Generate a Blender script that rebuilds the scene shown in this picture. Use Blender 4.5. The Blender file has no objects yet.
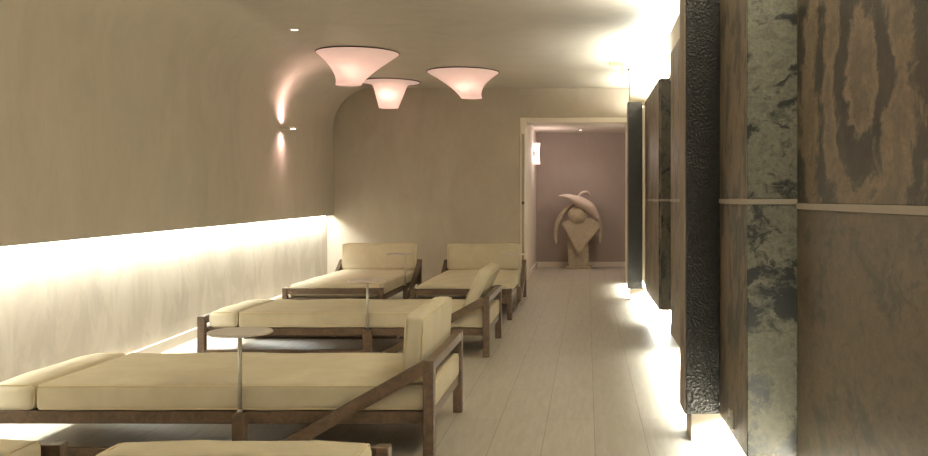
import bpy, bmesh, math, random
from mathutils import Vector, Matrix, noise

random.seed(7)
S = bpy.context.scene
COL = S.collection

# ------------------------------------------------------------------ camera, world, light levels
FPX, VX, VY, CAMZ = 930.0, 587.0, 199.0, 1.10
cam_d = bpy.data.cameras.new('camera')
cam_d.sensor_width = 36.0
cam_d.lens = FPX / 928.0 * 36.0
cam_d.shift_x = -(VX - 464.0) / 928.0
cam_d.shift_y = -(228.0 - VY) / 928.0
cam_d.clip_start = 0.05
cam = bpy.data.objects.new('camera', cam_d)
cam.location = (0, 0, CAMZ)
cam.rotation_euler = (math.radians(90), 0, 0)
COL.objects.link(cam)
S.camera = cam

S.view_settings.view_transform = 'Standard'
S.view_settings.look = 'None'
S.view_settings.gamma = 1.0
S.view_settings.use_curve_mapping = False
S.view_settings.exposure = -0.25
S.cycles.max_bounces = 10
S.cycles.diffuse_bounces = 7
S.cycles.sample_clamp_indirect = 6.0
S.cycles.use_denoising = True
S.cycles.caustics_reflective = False
S.cycles.caustics_refractive = False

W = bpy.data.worlds.new('world')
S.world = W
W.use_nodes = True
W.node_tree.nodes['Background'].inputs[0].default_value = (1.0, 1.0, 0.98, 1)
W.node_tree.nodes['Background'].inputs[1].default_value = 0.30

WARM = (0.97, 1.0, 0.92)
PINK = (1.0, 0.66, 0.62)


def area(name, loc, size, power, color, rot=(0, 0, 0), spread=math.pi):
    d = bpy.data.lights.new(name, 'AREA')
    d.shape = 'RECTANGLE'
    d.size, d.size_y = size
    d.energy = power
    d.color = color
    d.spread = spread
    o = bpy.data.objects.new(name, d)
    o.location = loc
    o.rotation_euler = rot
    COL.objects.link(o)
    return o


# left wall plane: x = LX0 + LK*y (the wall opens a little towards the back)
LX0, LK = -2.588, -0.060
YB = 12.17           # back wall
CEIL = 2.55
LANG = math.atan(-LK)  # rotation of the wall about z


def lw(y, off=0.0):
    return LX0 + LK * y + off


def edge_z(y):
    return 0.852 + 0.038 * y / 12.17


# LED in the slot under the thick upper left wall
ymid = 5.2
area('led_left_wall', (lw(ymid, -0.037), ymid, 0.905), (0.03, 13.7), 390.0, WARM, (0, 0, LANG))
# LED under and over the right wall (name, x, y0, y1)
for (y0, y1, x) in ((0.2, 3.40, 0.83), (3.55, 4.19, 0.665), (4.47, 6.66, 0.665), (8.22, 10.05, 0.69), (10.38, 12.0, 0.62)):
    L = y1 - y0
    area('led_floor_wash', (x, (y0 + y1) / 2, 0.118), (0.05, L), 80 * L, WARM, (0, math.radians(-12), 0))
for (y0, y1, x) in ((0.2, 3.40, 0.86), (3.55, 6.66, 0.67), (8.22, 10.05, 0.685), (10.62, 12.0, 0.57)):
    L = y1 - y0
    area('led_ceiling_wash', (x, (y0 + y1) / 2, 2.185), (0.04, L), (20 if y0 > 10.3 else 85) * L, WARM, (0, math.radians(180 + 8), 0))


def spot(name, loc, target, power, color, angle, blend=0.6, radius=0.02):
    d = bpy.data.lights.new(name, 'SPOT')
    d.energy = power
    d.color = color
    d.spot_size = math.radians(angle)
    d.spot_blend = blend
    d.shadow_soft_size = radius
    o = bpy.data.objects.new(name, d)
    o.location = loc
    v = Vector(target) - Vector(loc)
    o.rotation_euler = v.to_track_quat('-Z', 'Y').to_euler()
    COL.objects.link(o)
    return o


def point(name, loc, power, color, radius=0.04):
    d = bpy.data.lights.new(name, 'POINT')
    d.energy = power
    d.color = color
    d.shadow_soft_size = radius
    o = bpy.data.objects.new(name, d)
    o.location = loc
    COL.objects.link(o)
    return o


# ------------------------------------------------------------------ material helpers
def srgb(r, g, b):
    f = lambda c: (c / 255 / 12.92) if c <= 10 else ((c / 255 + 0.055) / 1.055) ** 2.4
    return (f(r), f(g), f(b), 1)


class NT:
    def __init__(self, name):
        self.m = bpy.data.materials.new(name)
        self.m.use_nodes = True
        self.t = self.m.node_tree
        self.b = self.t.nodes['Principled BSDF']

    def n(self, kind, **kw):
        nd = self.t.nodes.new(kind)
        for k, v in kw.items():
            if k.startswith('i_'):
                key = k[2:].replace('_', ' ')
                nd.inputs[key].default_value = v
            else:
                setattr(nd, k, v)
        return nd

    def l(self, a, b):
        self.t.links.new(a, b)

    def coord(self, scale=(1, 1, 1), loc=(0, 0, 0), rot=(0, 0, 0)):
        c = self.n('ShaderNodeTexCoord')
        mp = self.n('ShaderNodeMapping')
        mp.inputs['Scale'].default_value = scale
        mp.inputs['Location'].default_value = loc
        mp.inputs['Rotation'].default_value = rot
        self.l(c.outputs['Object'], mp.inputs['Vector'])
        return mp.outputs['Vector']

    def noise(self, vec, scale, detail=4, rough=0.55, dist=0.0):
        nd = self.n('ShaderNodeTexNoise')
        nd.inputs['Scale'].default_value = scale
        nd.inputs['Detail'].default_value = detail
        nd.inputs['Roughness'].default_value = rough
        nd.inputs['Distortion'].default_value = dist
        self.l(vec, nd.inputs['Vector'])
        return nd.outputs['Fac']

    def ramp(self, fac, stops, interp='LINEAR'):
        r = self.n('ShaderNodeValToRGB')
        r.color_ramp.interpolation = interp
        e = r.color_ramp.elements
        while len(e) < len(stops):
            e.new(0.5)
        for el, (p, c) in zip(e, stops):
            el.position = p
            el.color = c if len(c) == 4 else (*c, 1)
        self.l(fac, r.inputs['Fac'])
        return r.outputs['Color']

    def math(self, op, a, b=None):
        nd = self.n('ShaderNodeMath', operation=op)
        for i, v in enumerate((a, b)):
            if v is None:
                continue
            if hasattr(v, 'type') and not isinstance(v, (int, float)):
                self.l(v, nd.inputs[i])
            else:
                nd.inputs[i].default_value = v
        return nd.outputs[0]

    def mix(self, fac, a, b, blend='MIX'):
        nd = self.n('ShaderNodeMix', data_type='RGBA', blend_type=blend)
        for v, i in ((fac, 0), (a, 6), (b, 7)):
            if isinstance(v, (int, float)):
                nd.inputs[i].default_value = v
            elif isinstance(v, tuple):
                nd.inputs[i].default_value = v
            else:
                self.l(v, nd.inputs[i])
        return nd.outputs[2]

    def bump(self, h, strength=0.2, dist=0.01):
        b = self.n('ShaderNodeBump')
        b.inputs['Strength'].default_value = strength
        b.inputs['Distance'].default_value = dist
        self.l(h, b.inputs['Height'])
        self.l(b.outputs['Normal'], self.b.inputs['Normal'])

    def fin(self, color=None, rough=0.6, metal=0.0, spec=0.3):
        if color is not None:
            if isinstance(color, tuple):
                self.b.inputs['Base Color'].default_value = color
            else:
                self.l(color, self.b.inputs['Base Color'])
        if isinstance(rough, (int, float)):
            self.b.inputs['Roughness'].default_value = rough
        else:
            self.l(rough, self.b.inputs['Roughness'])
        self.b.inputs['Metallic'].default_value = metal
        self.b.inputs['Specular IOR Level'].default_value = spec
        return self.m


def plaster(name, ca, cb, streak=True, bump=0.25, rough=0.55):
    t = NT(name)
    v = t.coord((1, 1, 0.55) if streak else (1, 1, 1))
    a = t.noise(v, 1.7, 6, 0.6, 0.8)
    b = t.noise(v, 7.0, 5, 0.6, 1.2)
    f = t.math('ADD', t.math('MULTIPLY', a, 0.65), t.math('MULTIPLY', b, 0.35))
    c = t.ramp(f, [(0.36, ca), (0.62, cb)])
    t.bump(t.math('ADD', a, t.math('MULTIPLY', b, 0.5)), bump, 0.02)
    return t.fin(c, rough, 0, 0.25)


def plaster_patchy(name):
    t = NT(name)
    v = t.coord((1, 1, 0.6))
    a = t.noise(v, 3.4, 7, 0.6, 0.9)
    b = t.noise(v, 1.3, 4, 0.6, 0.5)
    f = t.math('ADD', t.math('MULTIPLY', a, 0.7), t.math('MULTIPLY', b, 0.3))
    c = t.ramp(f, [(0.36, srgb(170, 160, 147)), (0.47, srgb(177, 167, 153)), (0.53, srgb(186, 176, 162)), (0.62, srgb(190, 181, 167))])
    t.bump(a, 0.22, 0.02)
    return t.fin(c, 0.45, 0, 0.3)


M = {}
M['plaster'] = plaster('plaster_upper', srgb(170, 161, 147), srgb(180, 171, 157))
M['plaster_low'] = plaster_patchy('plaster_lower')
M['plaster_back'] = plaster('plaster_back', srgb(158, 147, 133), srgb(168, 157, 142))
M['plaster_mauve'] = plaster('plaster_mauve', srgb(156, 142, 134), srgb(163, 149, 140), bump=0.1)
M['ceiling'] = plaster('plaster_ceiling', srgb(186, 176, 156), srgb(195, 185, 165), False, 0.12, 0.5)
M['white'] = plaster('white_paint', srgb(214, 204, 192), srgb(220, 211, 198), False, 0.02, 0.75)
M['cream_wall'] = plaster('cream_paint', srgb(205, 192, 170), srgb(214, 202, 182), False, 0.05, 0.5)


def floor_mat():
    t = NT('floor_planks')
    c = t.n('ShaderNodeTexCoord')
    mp = t.n('ShaderNodeMapping')
    mp.vector_type = 'POINT'
    mp.inputs['Rotation'].default_value = (0, 0, math.radians(-90))
    mp.inputs['Location'].default_value = (0.35, 0.035, 0)
    t.l(c.outputs['Object'], mp.inputs['Vector'])
    br = t.n('ShaderNodeTexBrick')
    br.offset = 0.37
    br.offset_frequency = 2
    for k, v in (('Scale', 1.0), ('Mortar Size', 0.0016), ('Mortar Smooth', 0.1), ('Bias', 0.0), ('Brick Width', 1.9), ('Row Height', 0.2335)):
        br.inputs[k].default_value = v
    br.inputs['Color1'].default_value = srgb(184, 178, 166)
    br.inputs['Color2'].default_value = srgb(178, 172, 160)
    br.inputs['Mortar'].default_value = srgb(138, 128, 112)
    t.l(mp.outputs['Vector'], br.inputs['Vector'])
    v = t.coord((9, 1.0, 1))
    g = t.noise(v, 3.5, 6, 0.65, 0.6)
    gc = t.ramp(g, [(0.3, (0.86, 0.85, 0.83, 1)), (0.7, (1.07, 1.06, 1.05, 1))])
    col = t.mix(1.0, br.outputs['Color'], gc, 'MULTIPLY')
    t.bump(g, 0.06, 0.004)
    return t.fin(col, 0.42, 0, 0.35)


M['floor'] = floor_mat()


def wood_mat():
    t = NT('walnut_wood')
    v = t.coord((3, 3, 3))
    a = t.noise(v, 6, 5, 0.6, 2.0)
    c = t.ramp(a, [(0.35, srgb(68, 54, 41)), (0.65, srgb(92, 74, 57))])
    t.bump(a, 0.08, 0.003)
    return t.fin(c, 0.5, 0, 0.3)


def fabric_mat(name, ca, cb):
    t = NT(name)
    v = t.coord()
    a = t.noise(v, 5, 4, 0.6, 0.4)
    w = t.noise(v, 420, 2, 0.5)
    c = t.ramp(a, [(0.35, ca), (0.68, cb)])
    t.bump(t.math('ADD', t.math('MULTIPLY', w, 0.25), a), 0.25, 0.004)
    return t.fin(c, 0.85, 0, 0.15)


M['wood'] = wood_mat()
M['fabric'] = fabric_mat('cream_fabric', srgb(202, 192, 168), srgb(213, 204, 181))
M['piping'] = fabric_mat('piping_fabric', srgb(222, 208, 175), srgb(230, 216, 186))


def simple(name, c, rough=0.4, metal=0.0, spec=0.4, nscale=40):
    t = NT(name)
    v = t.coord()
    a = t.noise(v, nscale, 3)
    lo = tuple(x * 0.94 for x in c[:3]) + (1,)
    t.fin(t.ramp(a, [(0.3, lo), (0.7, c)]), rough, metal, spec)
    return t.m


M['steel'] = simple('brushed_steel', srgb(205, 200, 190), 0.35, 0.8)
M['table'] = simple('table_lacquer', srgb(214, 204, 197), 0.55)
M['strip'] = simple('satin_strip', srgb(150, 140, 129), 0.5)
M['dark'] = simple('dark_metal', srgb(52, 44, 36), 0.5)
M['core'] = simple('wall_core', srgb(70, 62, 52), 0.8)


def hammered():
    t = NT('hammered_bronze')
    v = t.coord()
    vo = t.n('ShaderNodeTexVoronoi', feature='SMOOTH_F1')
    vo.inputs['Scale'].default_value = 105
    vn = t.n('ShaderNodeVectorMath', operation='ADD')
    nz = t.n('ShaderNodeTexNoise')
    nz.inputs['Scale'].default_value = 9
    t.l(v, nz.inputs['Vector'])
    sc = t.n('ShaderNodeVectorMath', operation='SCALE')
    sc.inputs['Scale'].default_value = 0.05
    t.l(nz.outputs['Color'], sc.inputs[0])
    t.l(v, vn.inputs[0])
    t.l(sc.outputs[0], vn.inputs[1])
    t.l(vn.outputs[0], vo.inputs['Vector'])
    t.bump(vo.outputs['Distance'], 0.5, 0.009)
    a = t.noise(v, 30, 3)
    c = t.ramp(a, [(0.3, srgb(22, 20, 18)), (0.7, srgb(31, 29, 26))])
    return t.fin(c, 0.42, 0.0, 0.3)


M['hammer'] = hammered()


def stone(name, seed, light, mid, dark, center=None, stretch=(1, 0.5, 1.0), amount=0.5, ring=9.0):
    """swirled brown slate veneer"""
    t = NT(name)
    v = t.coord(stretch, (seed * 3.7, seed * 1.3, seed * 2.1))
    # warp
    w = t.n('ShaderNodeTexNoise')
    w.inputs['Scale'].default_value = 2.2
    w.inputs['Detail'].default_value = 6
    w.inputs['Roughness'].default_value = 0.6
    t.l(v, w.inputs['Vector'])
    sub = t.n('ShaderNodeVectorMath', operation='SUBTRACT')
    sub.inputs[1].default_value = (0.5, 0.5, 0.5)
    t.l(w.outputs['Color'], sub.inputs[0])
    sc = t.n('ShaderNodeVectorMath', operation='SCALE')
    sc.inputs['Scale'].default_value = 0.36
    t.l(sub.outputs[0], sc.inputs[0])
    ad = t.n('ShaderNodeVectorMath', operation='ADD')
    base = v if center is None else t.coord((1, 1, 0.85), (-center[0], -center[1], -center[2] * 0.85))
    t.l(base, ad.inputs[0])
    t.l(sc.outputs[0], ad.inputs[1])
    fine = t.noise(ad.outputs[0], 12, 8, 0.72, 0.8)
    if center is None:
        bands = t.noise(ad.outputs[0], 2.6, 5, 0.55, 1.6)
    else:
        ln = t.n('ShaderNodeVectorMath', operation='LENGTH')
        t.l(ad.outputs[0], ln.inputs[0])
        wv = t.math('SINE', t.math('MULTIPLY', ln.outputs['Value'], ring * 2.0))
        fall = t.math('POWER', 2.718, t.math('MULTIPLY', ln.outputs['Value'], -1.6))
        nb = t.noise(v, 3.4, 5, 0.6, 1.0)
        bands = t.math('ADD', t.math('MULTIPLY', t.math('MULTIPLY', wv, fall), 0.30), nb)
    f = t.math('ADD', t.math('MULTIPLY', bands, 0.56), t.math('MULTIPLY', fine, 0.44))
    c1 = t.ramp(f, [(amount - 0.055, dark), (amount - 0.015, mid), (amount + 0.015, light), (amount + 0.13, mid)])
    fl = t.noise(v, 34, 6, 0.75, 0.5)
    c = t.mix(1.0, c1, t.ramp(fl, [(0.34, (0.62, 0.63, 0.64, 1)), (0.64, (1.18, 1.17, 1.15, 1))]), 'MULTIPLY')
    t.bump(t.math('ADD', fine, t.math('MULTIPLY', fl, 0.4)), 0.18, 0.006)
    return t.fin(c, 0.42, 0, 0.4)


BR = (srgb(118, 102, 83), srgb(92, 81, 67), srgb(48, 43, 37))
BL = (srgb(104, 101, 88), srgb(84, 83, 73), srgb(28, 29, 28))

# ------------------------------------------------------------------ mesh helpers


def finish(name, bm, mat, parent=None, smooth=False, loc=None):
    bmesh.ops.recalc_face_normals(bm, faces=bm.faces)
    me = bpy.data.meshes.new(name)
    bm.to_mesh(me)
    bm.free()
    if smooth:
        for p in me.polygons:
            p.use_smooth = True
    me.materials.append(mat)
    o = bpy.data.objects.new(name, me)
    COL.objects.link(o)
    if parent is not None:
        o.parent = parent
    if loc is not None:
        o.location = loc
    return o


def box(bm, x0, x1, y0, y1, z0, z1, bevel=0.0, seg=1):
    r = bmesh.ops.create_cube(bm, size=1.0)
    vs = r['verts']
    for v in vs:
        v.co = Vector(((x0 + x1) / 2 + v.co.x * (x1 - x0), (y0 + y1) / 2 + v.co.y * (y1 - y0), (z0 + z1) / 2 + v.co.z * (z1 - z0)))
    if bevel > 0:
        es = list({e for v in vs for e in v.link_edges})
        bmesh.ops.bevel(bm, geom=es, offset=bevel, segments=seg, profile=0.5, affect='EDGES')
    return vs


def mesh_box(name, mat, b, parent=None, bevel=0.0, seg=1):
    bm = bmesh.new()
    box(bm, *b, bevel=bevel, seg=seg)
    return finish(name, bm, mat, parent)


def tube(bm, pts, rad, n=8, closed=False, caps=True):
    """swept tube through points; rad a number or list; radius may be (a, b) pairs for flat sections"""
    k = len(pts)
    pts = [Vector(p) for p in pts]
    rings = []
    up = None
    for i, p in enumerate(pts):
        if closed:
            d = (pts[(i + 1) % k] - pts[i - 1]).normalized()
        else:
            d = (pts[min(i + 1, k - 1)] - pts[max(i - 1, 0)]).normalized()
        if up is None:
            up = Vector((0, 0, 1)) if abs(d.z) < 0.9 else Vector((0, 1, 0))
        side = d.cross(up)
        if side.length < 1e-5:
            side = d.orthogonal()
        side.normalize()
        up = side.cross(d).normalized()
        r = rad[i] if isinstance(rad, (list, tuple)) else rad
        ra, rb = r if isinstance(r, (list, tuple)) else (r, r)
        rings.append([bm.verts.new(p + side * math.cos(2 * math.pi * j / n) * ra + up * math.sin(2 * math.pi * j / n) * rb) for j in range(n)])
    m = k if closed else k - 1
    for i in range(m):
        a, b = rings[i], rings[(i + 1) % k]
        for j in range(n):
            bm.faces.new((a[j], a[(j + 1) % n], b[(j + 1) % n], b[j]))
    if caps and not closed:
        bm.faces.new(list(reversed(rings[0])))
        bm.faces.new(rings[-1])


def lathe(bm, prof, n=40, cx=0, cy=0):
    """prof: list of (r, z) or (r, z, ox, oy)"""
    rings = []
    for p in prof:
        r, z = p[0], p[1]
        ox, oy = (p[2], p[3]) if len(p) > 2 else (0, 0)
        rings.append([bm.verts.new((cx + ox + r * math.cos(2 * math.pi * j / n), cy + oy + r * math.sin(2 * math.pi * j / n), z)) for j in range(n)])
    for a, b in zip(rings, rings[1:]):
        for j in range(n):
            bm.faces.new((a[j], a[(j + 1) % n], b[(j + 1) % n], b[j]))
    return rings


def prism(bm, poly, axis, a, b):
    """poly of 2D points extruded along an axis 'x'|'y'|'z' from a to b"""
    def co(p, t):
        return {'x': (t, p[0], p[1]), 'y': (p[0], t, p[1]), 'z': (p[0], p[1], t)}[axis]
    A = [bm.verts.new(co(p, a)) for p in poly]
    B = [bm.verts.new(co(p, b)) for p in poly]
    n = len(poly)
    bm.faces.new(A)
    bm.faces.new(list(reversed(B)))
    for i in range(n):
        bm.faces.new((A[i], B[i], B[(i + 1) % n], A[(i + 1) % n]))


def cushion(bm, sx, sy, sz, r, cx, cy, z0, nx=24, ny=14, nz=5, bulge=0.01, wob=0.004, seed=0, shear=0.0):
    """soft box, z from z0 to z0+sz"""
    hx, hy, hz = sx / 2, sy / 2, sz / 2
    cache = {}

    def vert(u, v, w):
        key = (round(u, 5), round(v, 5), round(w, 5))
        if key in cache:
            return cache[key]
        p = Vector((u * hx, v * hy, w * hz))
        q = Vector((max(-hx + r, min(hx - r, p.x)), max(-hy + r, min(hy - r, p.y)), max(-hz + r, min(hz - r, p.z))))
        d = p - q
        if d.length > 1e-6:
            p = q + d.normalized() * min(r, max(d.length, r))
        p.z += bulge * (1 - u ** 4) * (1 - v ** 4) * (1 if w > 0.5 else 0.0)
        nn = noise.noise(Vector((p.x * 5 + seed, p.y * 5, p.z * 7)))
        nn2 = noise.noise(Vector((p.x * 16 + seed, p.y * 14, p.z * 9 + 4)))
        p += Vector((u * 0.6, v * 0.6, w)) * (wob * nn + wob * 0.4 * nn2)
        p.x += shear * (w + 1) / 2
        vv = bm.verts.new((p.x + cx, p.y + cy, p.z + hz + z0))
        cache[key] = vv
        return vv

    def lin(n, h):
        # denser at the rims so the rounded edge resolves
        e = r / h
        xs = [-1, -1 + e * 0.3, -1 + e * 0.7]
        xs += [-1 + e + (2 - 2 * e) * i / n for i in range(n + 1)]
        xs += [1 - e * 0.7, 1 - e * 0.3, 1]
        return xs
    U, V, Wn = lin(nx, hx), lin(ny, hy), lin(nz, hz)
    for w in (-1, 1):
        for i in range(len(U) - 1):
            for j in range(len(V) - 1):
                bm.faces.new((vert(U[i], V[j], w), vert(U[i + 1], V[j], w), vert(U[i + 1], V[j + 1], w), vert(U[i], V[j + 1], w)))
    for v in (-1, 1):
        for i in range(len(U) - 1):
            for j in range(len(Wn) - 1):
                bm.faces.new((vert(U[i], v, Wn[j]), vert(U[i + 1], v, Wn[j]), vert(U[i + 1], v, Wn[j + 1]), vert(U[i], v, Wn[j + 1])))
    for u in (-1, 1):
        for i in range(len(V) - 1):
            for j in range(len(Wn) - 1):
                bm.faces.new((vert(u, V[i], Wn[j]), vert(u, V[i + 1], Wn[j]), vert(u, V[i + 1], Wn[j + 1]), vert(u, V[i], Wn[j + 1])))


def rect_loop(x0, x1, y0, y1, z, r, n=5):
    pts = []
    for (cx, cy, a0) in ((x1 - r, y1 - r, 0), (x0 + r, y1 - r, 90), (x0 + r, y0 + r, 180), (x1 - r, y0 + r, 270)):
        for i in range(n + 1):
            a = math.radians(a0 + 90 * i / n)
            pts.append((cx + r * math.cos(a), cy + r * math.sin(a), z))
    return pts


def empty(name, loc, rz=0.0):
    o = bpy.data.objects.new(name, None)
    o.location = loc
    o.rotation_euler = (0, 0, rz)
    o.empty_display_size = 0.2
    COL.objects.link(o)
    return o


def tag(o, label, cat, group=None):
    o['label'] = label
    o['category'] = cat
    if group:
        o['group'] = group
    return o


def struct(o):
    o['kind'] = 'structure'
    return o


def dup(root, loc, rz, label):
    r = root.copy()
    COL.objects.link(r)
    r.location = loc
    r.rotation_euler = (0, 0, rz)
    r['label'] = label
    for ch in list(root.children):
        c = ch.copy()
        COL.objects.link(c)
        c.parent = r
        for g in list(ch.children):
            d = g.copy()
            COL.objects.link(d)
            d.parent = c
    return r


# ------------------------------------------------------------------ room shell
Y0 = -1.6
XR = 0.95      # outer right limit

struct(mesh_box('floor', M['floor'], (-3.8, 1.6, Y0, 15.5, -0.10, 0.0)))

# upper left wall with the rounded run into the ceiling (one plaster skin, with thickness)
bm = bmesh.new()
R = 0.52
prof = []          # (offset from wall plane, z) ; z None -> edge
prof.append((-0.018, 'e'))
prof.append((0.0, 'e'))
prof.append((0.0, 1.5))
for i in range(25):
    a = math.radians(180 - 90 * i / 24)
    prof.append((R + R * math.cos(a), CEIL - R + R * math.sin(a)))
prof.append((-0.40, CEIL + 0.0))
ys = [Y0 + (YB - Y0) * i / 20 for i in range(21)]
rings = []
for y in ys:
    row = []
    for (o, z) in prof[:-1]:
        zz = edge_z(y) if z == 'e' else z
        row.append(bm.verts.new((lw(y, o), y, zz)))
    row.append(bm.verts.new((lw(y, R), y, CEIL + 0.12)))
    row.append(bm.verts.new((lw(y, -0.25), y, CEIL + 0.12)))
    row.append(bm.verts.new((lw(y, -0.25), y, 1.0)))
    row.append(bm.verts.new((lw(y, -0.018), y, 1.0)))
    rings.append(row)
for a, b in zip(rings, rings[1:]):
    n = len(a)
    for j in range(n):
        bm.faces.new((a[j], a[(j + 1) % n], b[(j + 1) % n], b[j]))
bm.faces.new(rings[0])
bm.faces.new(list(reversed(rings[-1])))
o = struct(finish('wall_left', bm, M['plaster'], smooth=False))
o.data.shade_smooth()
o.data.set_sharp_from_angle(angle=math.radians(30))

# recessed lower part of the left wall
bm = bmesh.new()
prism(bm, [(lw(Y0, -0.25), Y0), (lw(Y0, -0.08), Y0), (lw(YB, -0.08), YB), (lw(YB, -0.25), YB)], 'z', 0.0, 1.0)
struct(finish('wall_left_lower', bm, M['plaster_low']))
# white skirting along it
bm = bmesh.new()
prism(bm, [(lw(Y0, -0.08), Y0), (lw(Y0, -0.06), Y0), (lw(YB, -0.06), YB), (lw(YB, -0.08), YB)], 'z', 0.0, 0.075)
struct(finish('baseboard_left', bm, M['white']))
# the LED strip in its slot
bm = bmesh.new()
prism(bm, [(lw(Y0, -0.079), Y0), (lw(Y0, -0.019), Y0), (lw(YB - .02, -0.019), YB - .02), (lw(YB - .02, -0.079), YB - .02)], 'z', 0.925, 0.945)
struct(finish('trim_1', bm, M['white']))

# ceiling
struct(mesh_box('ceiling', M['plaster'], (-3.5, 1.6, Y0, YB + 0.25, CEIL, CEIL + 0.12)))

# back wall with the doorway
DL, DR, DT = -0.80, 0.52, 2.10
bm = bmesh.new()
box(bm, -3.75, DL - 0.075, YB, YB + 0.22, 0, CEIL)
struct(finish('wall_back', bm, M['plaster_back']))
bm = bmesh.new()
box(bm, DL - 0.075, 1.6, YB, YB + 0.22, DT + 0.065, CEIL)
box(bm, DR + 0.06, 1.6, YB, YB + 0.22, 0, DT + 0.065)
struct(finish('wall_back_lintel', bm, M['plaster_back']))
# white door lining
bm = bmesh.new()
box(bm, DL - 0.075, DL, YB - 0.015, YB + 0.45, 0, DT, 0.004)
box(bm, DR, DR + 0.06, YB - 0.015, YB + 0.45, 0, DT, 0.004)
box(bm, DL - 0.075, DR + 0.06, YB - 0.015, YB + 0.45, DT, DT + 0.065, 0.004)
dlin = struct(finish('trim_2', bm, M['white']))
bm = bmesh.new()
box(bm, DL - 0.053, DL - 0.022, YB - 0.0185, YB - 0.0155, 0.3, 1.95)
finish('jamb_groove', bm, M['strip'], dlin)
bm = bmesh.new()
lathe(bm, [(0.001, 0.0), (0.018, 0.0), (0.02, 0.012), (0.012, 0.02), (0.001, 0.02)], 16)
k = finish('jamb_knob', bm, M['dark'], dlin, True)
k.rotation_euler = (math.radians(90), 0, 0)
k.location = (DL - 0.035, YB - 0.016, 1.05)

# alcove behind the doorway
AB = 15.05
struct(mesh_box('wall_alcove_left', M['white'], (DL - 0.15, DL - 0.02, YB + 0.45, AB, 0, 2.4)))
struct(mesh_box('wall_alcove_back', M['plaster_mauve'], (DL - 0.15, 1.6, AB, AB + 0.15, 0, 2.4)))
struct(mesh_box('wall_alcove_right', M['plaster_mauve'], (1.45, 1.6, YB + 0.22, AB, 0, 2.4)))
struct(mesh_box('ceiling_alcove', M['white'], (DL - 0.15, 1.6, YB + 0.22, AB + 0.15, 2.175, 2.30)))
struct(mesh_box('baseboard_alcove', M['white'], (DL - 0.02, 1.45, AB - 0.018, AB, 0, 0.085)))
struct(mesh_box('baseboard_alcove_left', M['white'], (DL - 0.02, DL - 0.002, YB + 0.45, AB - 0.018, 0, 0.085)))

# ------------------------------------------------------------------ right wall: core, plinths, stone slabs, pillars
ZB, ZT = 0.125, 2.155
for nm, b in (('wall_right', (0.647, XR + 0.5, 3.521, 6.72, ZB, ZT - 0.02)), ('wall_right_near', (0.827, XR + 0.5, Y0, 3.519, ZB, ZT - 0.02)),
              ('wall_right_recess', (0.827, XR + 0.5, 6.722, 8.17, ZB, ZT - 0.02)), ('wall_right_far', (0.672, XR + 0.5, 8.172, 10.1, ZB, ZT - 0.02))):
    struct(mesh_box(nm, M['core'], b))
bm = bmesh.new()
box(bm, 0.735, XR + 0.5, 3.52, 6.72, 0, ZB)
box(bm, 0.90, XR + 0.5, Y0, 3.52, 0, ZB)
box(bm, 0.85, XR + 0.5, 6.72, 8.17, 0, ZB)
box(bm, 0.75, XR + 0.5, 8.17, 10.1, 0, ZB)
struct(finish('baseboard_right', bm, M['white']))
bm = bmesh.new()
box(bm, 0.725, XR + 0.5, 3.52, 10.1, ZT - 0.02, CEIL)
box(bm, 0.90, XR + 0.5, Y0, 3.52, ZT - 0.02, CEIL)
struct(finish('wall_right_upper', bm, M['cream_wall']))
# white return wall behind the far pillar
bm = bmesh.new()
box(bm, 0.66, XR + 0.5, 10.30, YB - 0.02, 0.0, CEIL)
box(bm, 0.475, 0.66, 10.30, 10.55, ZT, CEIL)
struct(finish('wall_right_end', bm, M['cream_wall']))

LEDGE = 0.022


def slab(x0, x1, y0, y1, z0, z1, mat, label):
    o = mesh_box('stone_panel', mat, (x0, x1, y0, y1, z0, z1), bevel=0.003)
    tag(o, label, 'wall panel', 'stone slabs cladding the right wall')
    return o


NEARU = stone('stone_near_upper', 1, *BR, stretch=(1, 0.5, 1.0), center=(0.79, 2.66, 1.42), amount=0.50, ring=11.0)
NEARL = stone('stone_near_lower', 2, srgb(94, 82, 67), srgb(80, 71, 58), srgb(58, 54, 44), stretch=(1, 0.5, 0.9), amount=0.48)
BLU = stone('stone_blue_upper', 3, *BL, stretch=(1.3, 1.3, 1.6), amount=0.485)
BLL = stone('stone_blue_lower', 5, *BL, stretch=(1.3, 1.3, 1.4), amount=0.49)
BRD = stone('stone_brown_narrow', 6, *BR, stretch=(2, 1.8, 0.9), amount=0.515)
BRC = stone('stone_brown_mid', 8, *BR, stretch=(2, 1.4, 0.8), amount=0.51)
BRA = stone('stone_brown_far', 9, *BR, stretch=(2, 1.4, 0.8), amount=0.51)
BLF = stone('stone_dark_end', 11, srgb(86, 80, 66), srgb(70, 66, 56), srgb(24, 25, 23), stretch=(2, 2, 1.2), amount=0.50)

g1, g2 = 1.062, 1.084      # nearest slabs' joint
slab(0.786, 0.825, Y0, 3.478, g2, ZT, NEARU, 'nearest upper brown stone slab with large dark oval swirls, at the right edge')
slab(0.786, 0.825, Y0, 3.478, ZB, g1, NEARL, 'nearest lower brown stone slab, plain with faint streaks, below the pale joint strip')
h1, h2 = 1.080, 1.100
slab(0.600, 0.824, 3.480, 3.518, h2, ZT, BLU, 'upper grey-green marbled end slab beside the nearest big brown slab')
slab(0.600, 0.824, 3.480, 3.518, ZB, h1, BLL, 'lower grey-green end slab with black blotches, beside the nearest big brown slab')
slab(0.601, 0.640, 3.520, 4.212, h2, ZT, BRD, 'narrow upper brown slab on the near side of the closest dark hammered pillar')
slab(0.601, 0.640, 3.520, 4.212, ZB, h1, BRD, 'narrow lower brown slab on the near side of the closest dark hammered pillar')
slab(0.605, 0.645, 4.44, 6.72, h2, ZT, BRC, 'long upper brown slab just behind the closest dark hammered pillar')
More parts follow.
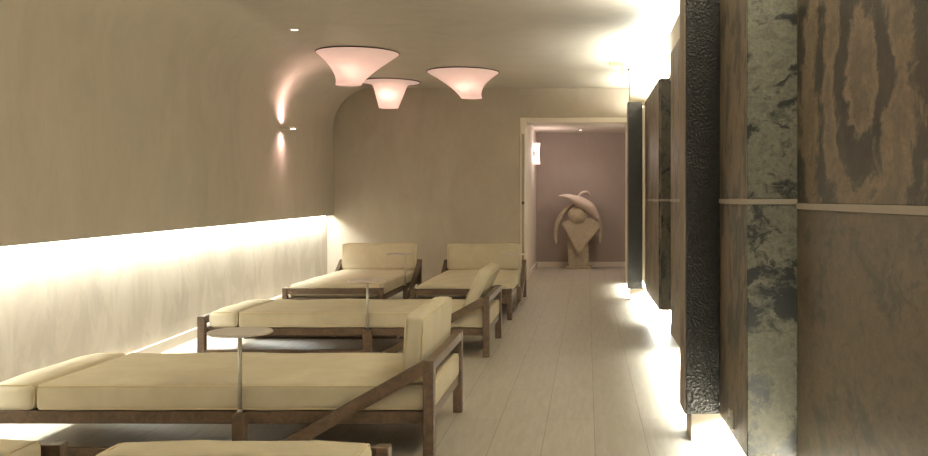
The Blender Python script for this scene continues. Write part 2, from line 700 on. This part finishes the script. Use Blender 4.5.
slab(0.605, 0.645, 4.44, 6.72, ZB, h1, BRC, 'long lower brown slab just behind the closest dark hammered pillar')
slab(0.648, 0.822, 8.132, 8.170, h2, ZT, BLF, 'upper dark marbled end slab halfway down the right wall, seen as a narrow strip')
slab(0.648, 0.822, 8.132, 8.170, ZB, h1, BLF, 'lower dark marbled end slab halfway down the right wall, seen as a narrow strip')
slab(0.630, 0.670, 8.172, 10.085, h2, ZT, BRA, 'upper brown stone slab nearest the far hammered pillar by the doorway')
slab(0.630, 0.670, 8.172, 10.085, ZB, h1, BRA, 'lower brown stone slab nearest the far hammered pillar by the doorway')

# joint strips between upper and lower slabs
i = 3
for b in ((0.782, 0.825, Y0, 3.478, g1, g2), (0.597, 0.824, 3.476, 3.518, h1, h2), (0.5975, 0.640, 3.519, 4.212, h1, h2),
          (0.601, 0.645, 4.44, 6.72, h1, h2), (0.645, 0.822, 8.128, 8.170, h1, h2), (0.626, 0.670, 8.172, 10.085, h1, h2)):
    struct(mesh_box('trim_%d' % i, M['strip'], b))
    i += 1


def pillar(y, d, label):
    r = empty('pillar', (0.526, y, 0))
    tag(r, label, 'pillar', 'hammered dark pillars on the right wall')
    bm = bmesh.new()
    box(bm, -0.078, 0.076, 0, d, ZB, ZT, 0.004, 2)
    finish('shaft', bm, M['hammer'], r)
    bm = bmesh.new()
    bm = bmesh.new()
    box(bm, -0.084, -0.078, 0.006, d, ZB + 0.001, ZT - 0.002)
    finish('side_lining', bm, M['lining'], r)
    mesh_box('plinth', M['white'], (-0.052, 0.10, 0.01, d, 0, ZB), r)
    return r


M['lining'] = simple('bronze_side', srgb(112, 97, 82), 0.5)
pillar(4.215, 0.22, 'closest tall dark hammered-metal pillar standing on a lit white plinth')
pillar(10.09, 0.20, 'far dark hammered-metal pillar standing next to the doorway')

# little metal catch near the bottom of the narrow brown slab
bm = bmesh.new()
box(bm, 0.586, 0.600, 3.80, 3.86, 0.155, 0.235, 0.003)
box(bm, 0.576, 0.588, 3.815, 3.84, 0.170, 0.20, 0.003)
tag(finish('door_catch', bm, M['steel']), 'small metal catch at the foot of the narrow brown slab', 'catch')

# ------------------------------------------------------------------ daybeds
LN, WD = 2.03, 0.92
HX, HY = LN / 2, WD / 2
TP = 0.045


def make_daybed(lean=0.0, label='', name='daybed'):
    r = empty(name, (0, 0, 0))
    tag(r, label, 'daybed', 'cream daybeds with walnut frames')
    w = M['wood']
    for s in (-1, 1):
        ya, yb = (s * HY, s * (HY - TP))
        ya, yb = min(ya, yb), max(ya, yb)
        mesh_box('foot_leg', w, (-HX, -HX + 0.052, ya, yb, 0, 0.285), r, 0.003)
        mesh_box('middle_leg', w, (HX - 0.880, HX - 0.824, ya, yb, 0, 0.195), r, 0.003)
        mesh_box('head_leg', w, (HX - 0.048, HX, ya, yb, 0, 0.42), r, 0.003)
        mesh_box('runner', w, (-HX + 0.052, HX - 0.880, ya + 0.003, yb - 0.003, 0.0, 0.05), r, 0.002)
        # sloping brace from the runner up to the top of the head leg
        ang = math.radians(28.6)
        bm = bmesh.new()
        th = 0.056
        vth = th / math.cos(ang)
        x_top = HX - 0.048
        sl = math.tan(math.radians(28.6))
        poly = [(x_top, 0.42), (x_top, 0.42 - vth)]
        xb0 = x_top - (0.42 - vth) / sl
        poly.append((xb0, 0.0))
        xb1 = x_top - 0.42 / sl
        poly.append((xb1, 0.0))
        xc = HX - 0.824
        # clip at the middle leg
        z_at = 0.42 - (x_top - xc) * sl
        if xb1 < xc:
            poly = [(x_top, 0.42), (x_top, 0.42 - vth), (xb0, 0.0), (xc, 0.0), (xc, z_at)]
        prism(bm, poly, 'y', ya + 0.002, yb - 0.002)
        finish('brace', bm, w, r)
        rb = (HY - TP) * s
        rc = (HY - TP - 0.035) * s
        mesh_box('side_rail', w, (-HX + 0.03, HX - 0.02, min(rb, rc), max(rb, rc), 0.145, 0.198), r, 0.002)
    yi = HY - TP
    bm = bmesh.new()
    box(bm, -HX + 0.004, -HX + 0.044, -yi, yi, 0.232, 0.283, 0.003)
    finish('foot_rail', bm, w, r)
    bm = bmesh.new()
    box(bm, HX - 0.046, HX - 0.002, -yi, yi, 0.374, 0.418, 0.003)
    finish('head_rail', bm, w, r)
    mesh_box('cross_rail', w, (HX - 0.06, HX - 0.021, -yi + .036, yi - .036, 0.145, 0.198), r, 0.002)
    mesh_box('cross_rail', w, (-HX + 0.031, -HX + 0.07, -yi + .036, yi - .036, 0.145, 0.198), r, 0.002)
    for k in range(14):
        x = -HX + 0.12 + k * 0.135
        mesh_box('slat', w, (x, x + 0.07, -yi + 0.036, yi - 0.036, 0.172, 0.197), r)
    # cushions
    bx0, bx1 = -HX + 0.062, -HX + 0.262
    mx0, mx1 = -HX + 0.268, HX - 0.012
    bm = bmesh.new()
    cushion(bm, bx1 - bx0, 0.83, 0.112, 0.030, (bx0 + bx1) / 2, 0, 0.199, 8, 20, 4, 0.010, 0.006, 3)
    bo = finish('bolster', bm, M['fabric'], r, True)
    bm = bmesh.new()
    cushion(bm, mx1 - mx0, 0.826, 0.112, 0.022, (mx0 + mx1) / 2, 0, 0.199, 40, 20, 4, 0.008, 0.005, 9)
    ma = finish('mattress', bm, M['fabric'], r, True)
    for zz in (0.3045, 0.2065):
        bm = bmesh.new()
        tube(bm, rect_loop(mx0 + 0.005, mx1 - 0.005, -0.409, 0.409, zz, 0.02), 0.0032, 6, True)
        finish('piping', bm, M['piping'], ma, True)
    for yy in (-0.402, 0.402):
        bm = bmesh.new()
        pts = []
        rr = 0.034
        for (cx, cz, a0) in ((bx1 - 0.004 - rr, 0.308 - rr, 0), (bx0 + 0.004 + rr, 0.308 - rr, 90), (bx0 + 0.004 + rr, 0.203 + rr, 180), (bx1 - 0.004 - rr, 0.203 + rr, 270)):
            for q in range(6):
                a = math.radians(a0 + 90 * q / 5)
                pts.append((cx + rr * math.cos(a), yy, cz + rr * math.sin(a)))
        tube(bm, pts, 0.0032, 6, True)
        finish('piping', bm, M['piping'], bo, True)
    # back cushion, pivoting on its foot
    bm = bmesh.new()
    cushion(bm, 0.085, 0.822, 0.285, 0.022, 0, 0, 0, 3, 20, 8, 0.006, 0.005, 17)
    bc = finish('back_cushion', bm, M['fabric'], r, True)
    for xx in (-0.040, 0.040):
        bm = bmesh.new()
        pts = [(xx, p[0], p[1]) for p in [(q[0], q[1]) for q in rect_loop(-0.408, 0.408, 0.005, 0.281, 0, 0.022)]]
        tube(bm, pts, 0.003, 6, True)
        finish('piping', bm, M['piping'], bc, True)
    set_lean(r, lean)
    return r


def set_lean(r, lean):
    for c in r.children:
        if c.name.startswith('back_cushion'):
            if lean == 0:
                c.location = (HX - 0.108, 0, 0.316)
                c.rotation_euler = (0, math.radians(3), 0)
            else:
                c.location = (HX - 0.158, 0, 0.330)
                c.rotation_euler = (0, lean, 0)


beds = [
    ('wide cream daybed nearest the camera seen side-on, upright back cushion', -0.643, 3.905, 0, 0),
    ('second side-on cream daybed, back cushion tilted, behind the largest one', -0.677, 6.454, 0, math.radians(25)),
    ('back-row cream daybed on the left, beside the glowing wall', -1.865, 8.49, 90, 0),
    ('back-row cream daybed on the right, closest to the doorway', -0.680, 8.43, 90, 0),
    ('cropped cream daybed end at the bottom middle of the view', -0.651, 3.10, -90, 0),
    ('cropped cream daybed corner in the bottom left corner of the view', -1.745, 3.13, -90, 0),
]
proto = None
bed_objs = []
for (lab, xr, y, rot, lean) in beds:
    if rot == 0:
        loc = (xr - HX, y + HY, 0)
    elif rot == 90:
        loc = (xr - HY, y + HX, 0)
    else:
        loc = (xr - HY, y - HX, 0)
    if proto is None:
        proto = make_daybed(0, lab)
        # the biggest bed is a little shorter than the others
        proto.scale = (0.966, 1, 1)
        proto.location = (xr - 0.966 * HX, y + HY, 0)
        bed_objs.append(proto)
    else:
        d = dup(proto, loc, math.radians(rot), lab)
        d.scale = (1, 1, 1)
        set_lean(d, lean)
        bed_objs.append(d)


# ------------------------------------------------------------------ swivel side tables standing on the middle legs
def make_table(label):
    r = empty('side_table', (0, 0, 0))
    tag(r, label, 'side table', 'small round tables at the daybeds')
    bm = bmesh.new()
    lathe(bm, [(0.0005, -0.0005), (0.0085, 0.0), (0.0085, 0.33), (0.0005, 0.3305)], 14)
    finish('pole', bm, M['steel'], r, True)
    bm = bmesh.new()
    lathe(bm, [(0.0005, 0.0), (0.0115, 0.0), (0.0115, 0.014), (0.0088, 0.016)], 14)
    finish('socket', bm, M['steel'], r, True)
    bm = bmesh.new()
    lathe(bm, [(0.0005, 0.328), (0.128, 0.328), (0.134, 0.331), (0.134, 0.337), (0.131, 0.340), (0.0005, 0.340)], 48, -0.018, 0.055)
    t = finish('tabletop', bm, M['table'], r)
    return r


tables = [
    (0, 'small round side table over the near edge of the biggest daybed'),
    (1, 'small round side table on the second side-on daybed'),
    (2, 'small round side table at the back-left daybed'),
    (3, 'small round side table at the back-right daybed near the doorway'),
]
tproto = None
for (bi, lab) in tables:
    b = bed_objs[bi]
    p = Vector((HX - 0.852, -HY + 0.0225, 0.1955))
    rz = b.rotation_euler[2]
    q = Matrix.Rotation(rz, 3, 'Z') @ Vector((p.x * b.scale[0], p.y, p.z)) + Vector(b.location)
    if tproto is None:
        tproto = make_table(lab)
        tproto.location = q
        tproto.rotation_euler = (0, 0, rz)
    else:
        dup(tproto, q, rz, lab)


# ------------------------------------------------------------------ lamps
def shade_mat(name, glow, strength):
    t = NT(name)
    t.b.inputs['Base Color'].default_value = srgb(236, 214, 204)
    t.b.inputs['Roughness'].default_value = 0.6
    v = t.coord()
    a = t.noise(v, 9, 3)
    t.l(t.ramp(a, [(0.3, srgb(230, 208, 198)), (0.7, srgb(238, 218, 208))]), t.b.inputs['Base Color'])
    t.b.inputs['Emission Color'].default_value = glow
    t.b.inputs['Emission Strength'].default_value = strength
    tr = t.n('ShaderNodeBsdfTranslucent')
    tr.inputs['Color'].default_value = srgb(240, 205, 192)
    mx = t.n('ShaderNodeMixShader')
    mx.inputs[0].default_value = 0.55
    t.l(t.b.outputs[0], mx.inputs[1])
    t.l(tr.outputs[0], mx.inputs[2])
    t.l(mx.outputs[0], t.t.nodes['Material Output'].inputs['Surface'])
    return t.m


M['shade'] = shade_mat('glowing_shade', (1.0, 0.88, 0.82, 1), 0.55)
M['shade_hot'] = shade_mat('bright_shade', (1.0, 0.90, 0.84, 1), 3.0)


def emit(name, c, s):
    t = NT(name)
    t.b.inputs['Emission Color'].default_value = c
    t.b.inputs['Emission Strength'].default_value = s
    return t.fin(c, 0.4)


M['bulb'] = emit('bulb_glow', (1.0, 0.86, 0.76, 1), 9.0)


def trumpet(px, py, zt, rt, rb, hgt, off, power, flat, label, watt=1.9, bulb=0.42):
    r = empty('ceiling_lamp', (px, py, CEIL))
    tag(r, label, 'ceiling lamp', 'trumpet shaped glowing ceiling lamps')
    zt -= CEIL
    prof = []
    for i in range(33):
        t = 1 - (1 - i / 32) ** 1.3
        fr = t ** power if flat == 0 else flat * t + (1 - flat) * t ** power
        prof.append((rb + (rt - rb) * fr, zt - hgt + hgt * t, off * (1 - t) ** 1.5, 0))
    bm = bmesh.new()
    inner = [(0.001, zt - hgt + 0.001, off, 0)] + prof
    lathe(bm, inner, 48)
    finish('lamp_shade', bm, M['shade'], r, True)
    bm = bmesh.new()
    lathe(bm, [(0.001, zt + 0.001), (rt - 0.001, zt + 0.001), (rt - 0.001, -0.0005), (0.001, -0.0005)], 48)
    finish('mounting_plate', bm, M['white'], r)
    bm = bmesh.new()
    tube(bm, [(rt * math.cos(2 * math.pi * q / 64), rt * math.sin(2 * math.pi * q / 64), zt + 0.002) for q in range(64)], 0.0055, 8, True)
    finish('rim', bm, M['dark'], r, True)
    bm = bmesh.new()
    bmesh.ops.create_uvsphere(bm, u_segments=16, v_segments=10, radius=0.035)
    for v in bm.verts:
        v.co += Vector((off * bulb, -0.10, zt - hgt * bulb))
    finish('bulb', bm, M['bulb'], r, True)
    point('lamp_light', (px + off * bulb, py - 0.10, CEIL + zt - hgt * bulb), watt, (1, 0.84, 0.76), 0.045)
    return r


trumpet(-2.267, 9.20, 2.541, 0.404, 0.124, 0.312, -0.094, 1.5, 0, 'largest glowing trumpet ceiling lamp, leftmost and nearest of the three')
trumpet(-2.43, 11.48, 2.541, 0.365, 0.117, 0.318, -0.02, 22, 0.42, 'smallest glowing trumpet ceiling lamp, partly behind the biggest lamp', 2.6, 0.5)
trumpet(-1.41, 10.58, 2.541, 0.408, 0.120, 0.294, 0.097, 1.7, 0, 'glowing trumpet ceiling lamp furthest right, nearest the doorway')

# wall light with up and down beams
sy = 9.62
sx = lw(sy)
sz = 1.835
r = empty('wall_light', (sx, sy, sz), LANG)
tag(r, 'small flat up-and-down wall light on the upper left wall', 'wall light')
bm = bmesh.new()
prism(bm, [(0.0, -0.06), (0.10, -0.065), (0.16, -0.03), (0.16, 0.03), (0.10, 0.065), (0.0, 0.06)], 'z', -0.011, 0.011)
finish('body', bm, M['steel'], r)
bm = bmesh.new()
box(bm, 0.10, 0.145, -0.025, 0.025, 0.0111, 0.0125)
finish('up_lens', bm, M['bulb'], r)
bm = bmesh.new()
box(bm, 0.10, 0.145, -0.025, 0.025, -0.0125, -0.0111)
finish('down_lens', bm, M['bulb'], r)
for (nm, d, pw) in (('sconce_up', 1, 1.0), ('sconce_down', -1, 0.75)):
    spot(nm + '_wide', (sx + 0.10, sy, sz + d * 0.02), (sx + 0.02, sy, sz + d * 0.6), 26.0 * pw, PINK, 150, 1.0, 0.02)
    spot(nm, (sx + 0.12, sy, sz + d * 0.025), (sx + 0.02, sy, sz + d * 0.6), (13.0 if d > 0 else 3.0), PINK, 44, 1.0, 0.02)


def downlight(x, y, z, label):
    r = empty('downlight', (x, y, z))
    tag(r, label, 'downlight')
    bm = bmesh.new()
    lathe(bm, [(0.030, 0.0), (0.045, 0.0), (0.045, -0.006), (0.032, -0.006), (0.030, 0.0)], 28)
    finish('trim_ring', bm, M['white'], r, False)
    bm = bmesh.new()
    lathe(bm, [(0.0005, -0.003), (0.0315, -0.003)], 24)
    finish('lens', bm, M['bulb'], r)
    return r


downlight(-2.50, 7.95, CEIL, 'small round downlight in the main ceiling, left of the trumpet lamps')
downlight(-0.10, 14.45, 2.175, 'small round downlight in the alcove ceiling above the sculpture')
spot('alcove_down', (-0.10, 14.45, 2.165), (-0.10, 14.62, 0), 16, (1, 0.88, 0.80), 110, 0.8, 0.04)
point('alcove_fill', (0.75, 13.0, 1.95), 24, (1, 0.90, 0.80), 0.15)

# hourglass wall lamp in the alcove
r = empty('alcove_lamp', (DL - 0.02, 14.15, 1.63))
tag(r, 'white glowing hourglass wall lamp on the alcove left wall', 'wall lamp')
bm = bmesh.new()
prof = [(0.001, 0.0)]
for i in range(17):
    t = i / 16
    prof.append((0.050 - 0.018 * math.sin(math.pi * t) ** 1.5, 0.32 * t))
prof.append((0.001, 0.32))
lathe(bm, prof, 28, 0.058, 0)
finish('lamp_shade', bm, M['shade_hot'], r, True)
mesh_box('bracket', M['steel'], (0.0, 0.03, -0.02, 0.02, 0.13, 0.19), r)
point('alcove_lamp_light', (DL + 0.16, 14.15, 1.79), 8.0, (1, 0.82, 0.77), 0.05)

# ------------------------------------------------------------------ sculpture in the alcove
def stat_mat():
    t = NT('pale_stone')
    v = t.coord()
    a = t.noise(v, 14, 5, 0.65, 0.6)
    c = t.ramp(a, [(0.3, srgb(168, 155, 134)), (0.7, srgb(190, 177, 154))])
    t.bump(a, 0.3, 0.01)
    return t.fin(c, 0.7)


M['stone'] = stat_mat()
M['stone_light'] = simple('pale_stone_smooth', srgb(206, 188, 176), 0.5)
SX, SY = -0.14, 14.78
r = empty('sculpture', (SX, SY, 0))
tag(r, 'pale abstract stone sculpture of a hatted figure in the alcove', 'sculpture')
mesh_box('base', M['stone'], (-0.20, 0.22, -0.16, 0.16, 0, 0.035), r, 0.006)
bm = bmesh.new()
prism(bm, [(-0.155, 0.035), (0.175, 0.035), (0.15, 0.62), (-0.175, 0.62)], 'y', -0.10, 0.12)
bmesh.ops.bevel(bm, geom=bm.edges[:], offset=0.012, segments=2, affect='EDGES')
finish('body', bm, M['stone'], r)
bm = bmesh.new()
prism(bm, [(0.0, 0.215), (0.37, 0.69), (0.22, 0.80), (-0.13, 0.80), (-0.255, 0.715)], 'y', -0.20, -0.102)
bmesh.ops.bevel(bm, geom=bm.edges[:], offset=0.015, segments=2, affect='EDGES')
finish('apron', bm, M['stone'], r)
bm = bmesh.new()
bmesh.ops.create_uvsphere(bm, u_segments=28, v_segments=18, radius=0.142)
for v in bm.verts:
    v.co = Vector((v.co.x * 1.1 - 0.005, v.co.y - 0.14, v.co.z + 0.845))
finish('head', bm, M['stone'], r, True)


def limb(name, pts, rads, mat, n=14, steps=28):
    # catmull-rom through the points
    P = [Vector(p) for p in pts]
    P = [P[0] * 2 - P[1]] + P + [P[-1] * 2 - P[-2]]
    q, rr = [], []
    m = len(pts) - 1
    for k in range(steps + 1):
        f = k / steps * m
        i = min(int(f), m - 1)
        t = f - i
        a, b, c, d = P[i:i + 4]
        q.append(0.5 * ((2 * b) + (c - a) * t + (2 * a - 5 * b + 4 * c - d) * t * t + (3 * b - a - 3 * c + d) * t ** 3))
        ra, rb = rads[i], rads[i + 1]
        rr.append((ra[0] + (rb[0] - ra[0]) * t, ra[1] + (rb[1] - ra[1]) * t))
    bm = bmesh.new()
    tube(bm, q, rr, n)
    return finish(name, bm, mat, r, True)


limb('hat_brim', [(-0.28, -0.16, 1.15), (-0.16, -0.19, 1.135), (0.02, -0.21, 1.06), (0.19, -0.20, 0.96), (0.31, -0.17, 0.80)],
     [(0.10, 0.012), (0.11, 0.045), (0.12, 0.085), (0.12, 0.085), (0.06, 0.035)], M['stone_light'])
limb('hat_crown', [(-0.02, -0.05, 1.10), (0.06, -0.05, 1.19), (0.14, -0.05, 1.205), (0.19, -0.05, 1.16)],
     [(0.08, 0.02), (0.08, 0.03), (0.08, 0.025), (0.05, 0.01)], M['stone_light'])
limb('arm', [(-0.04, 0.0, 1.04), (-0.20, -0.03, 0.93), (-0.31, -0.05, 0.74), (-0.355, -0.06, 0.54), (-0.35, -0.06, 0.40)],
     [(0.04, 0.025), (0.06, 0.04), (0.06, 0.045), (0.05, 0.035), (0.03, 0.02)], M['stone'])
limb('arm', [(0.22, 0.0, 1.0), (0.31, -0.03, 0.80), (0.345, -0.05, 0.60), (0.355, -0.06, 0.40)],
     [(0.05, 0.03), (0.055, 0.04), (0.05, 0.04), (0.03, 0.02)], M['stone'])

# small bracket under the ceiling by the right wall
bm = bmesh.new()
box(bm, 0.0, 0.15, -0.03, 0.03, -0.035, 0.0, 0.003)
box(bm, 0.135, 0.15, -0.03, 0.03, -0.135, -0.034, 0.003)
o = finish('ceiling_bracket', bm, simple('brown_metal', srgb(150, 128, 98), 0.5), None, False, (0.235, 9.85, CEIL))
tag(o, 'small brown angled bracket on the ceiling near the far pillar', 'bracket')
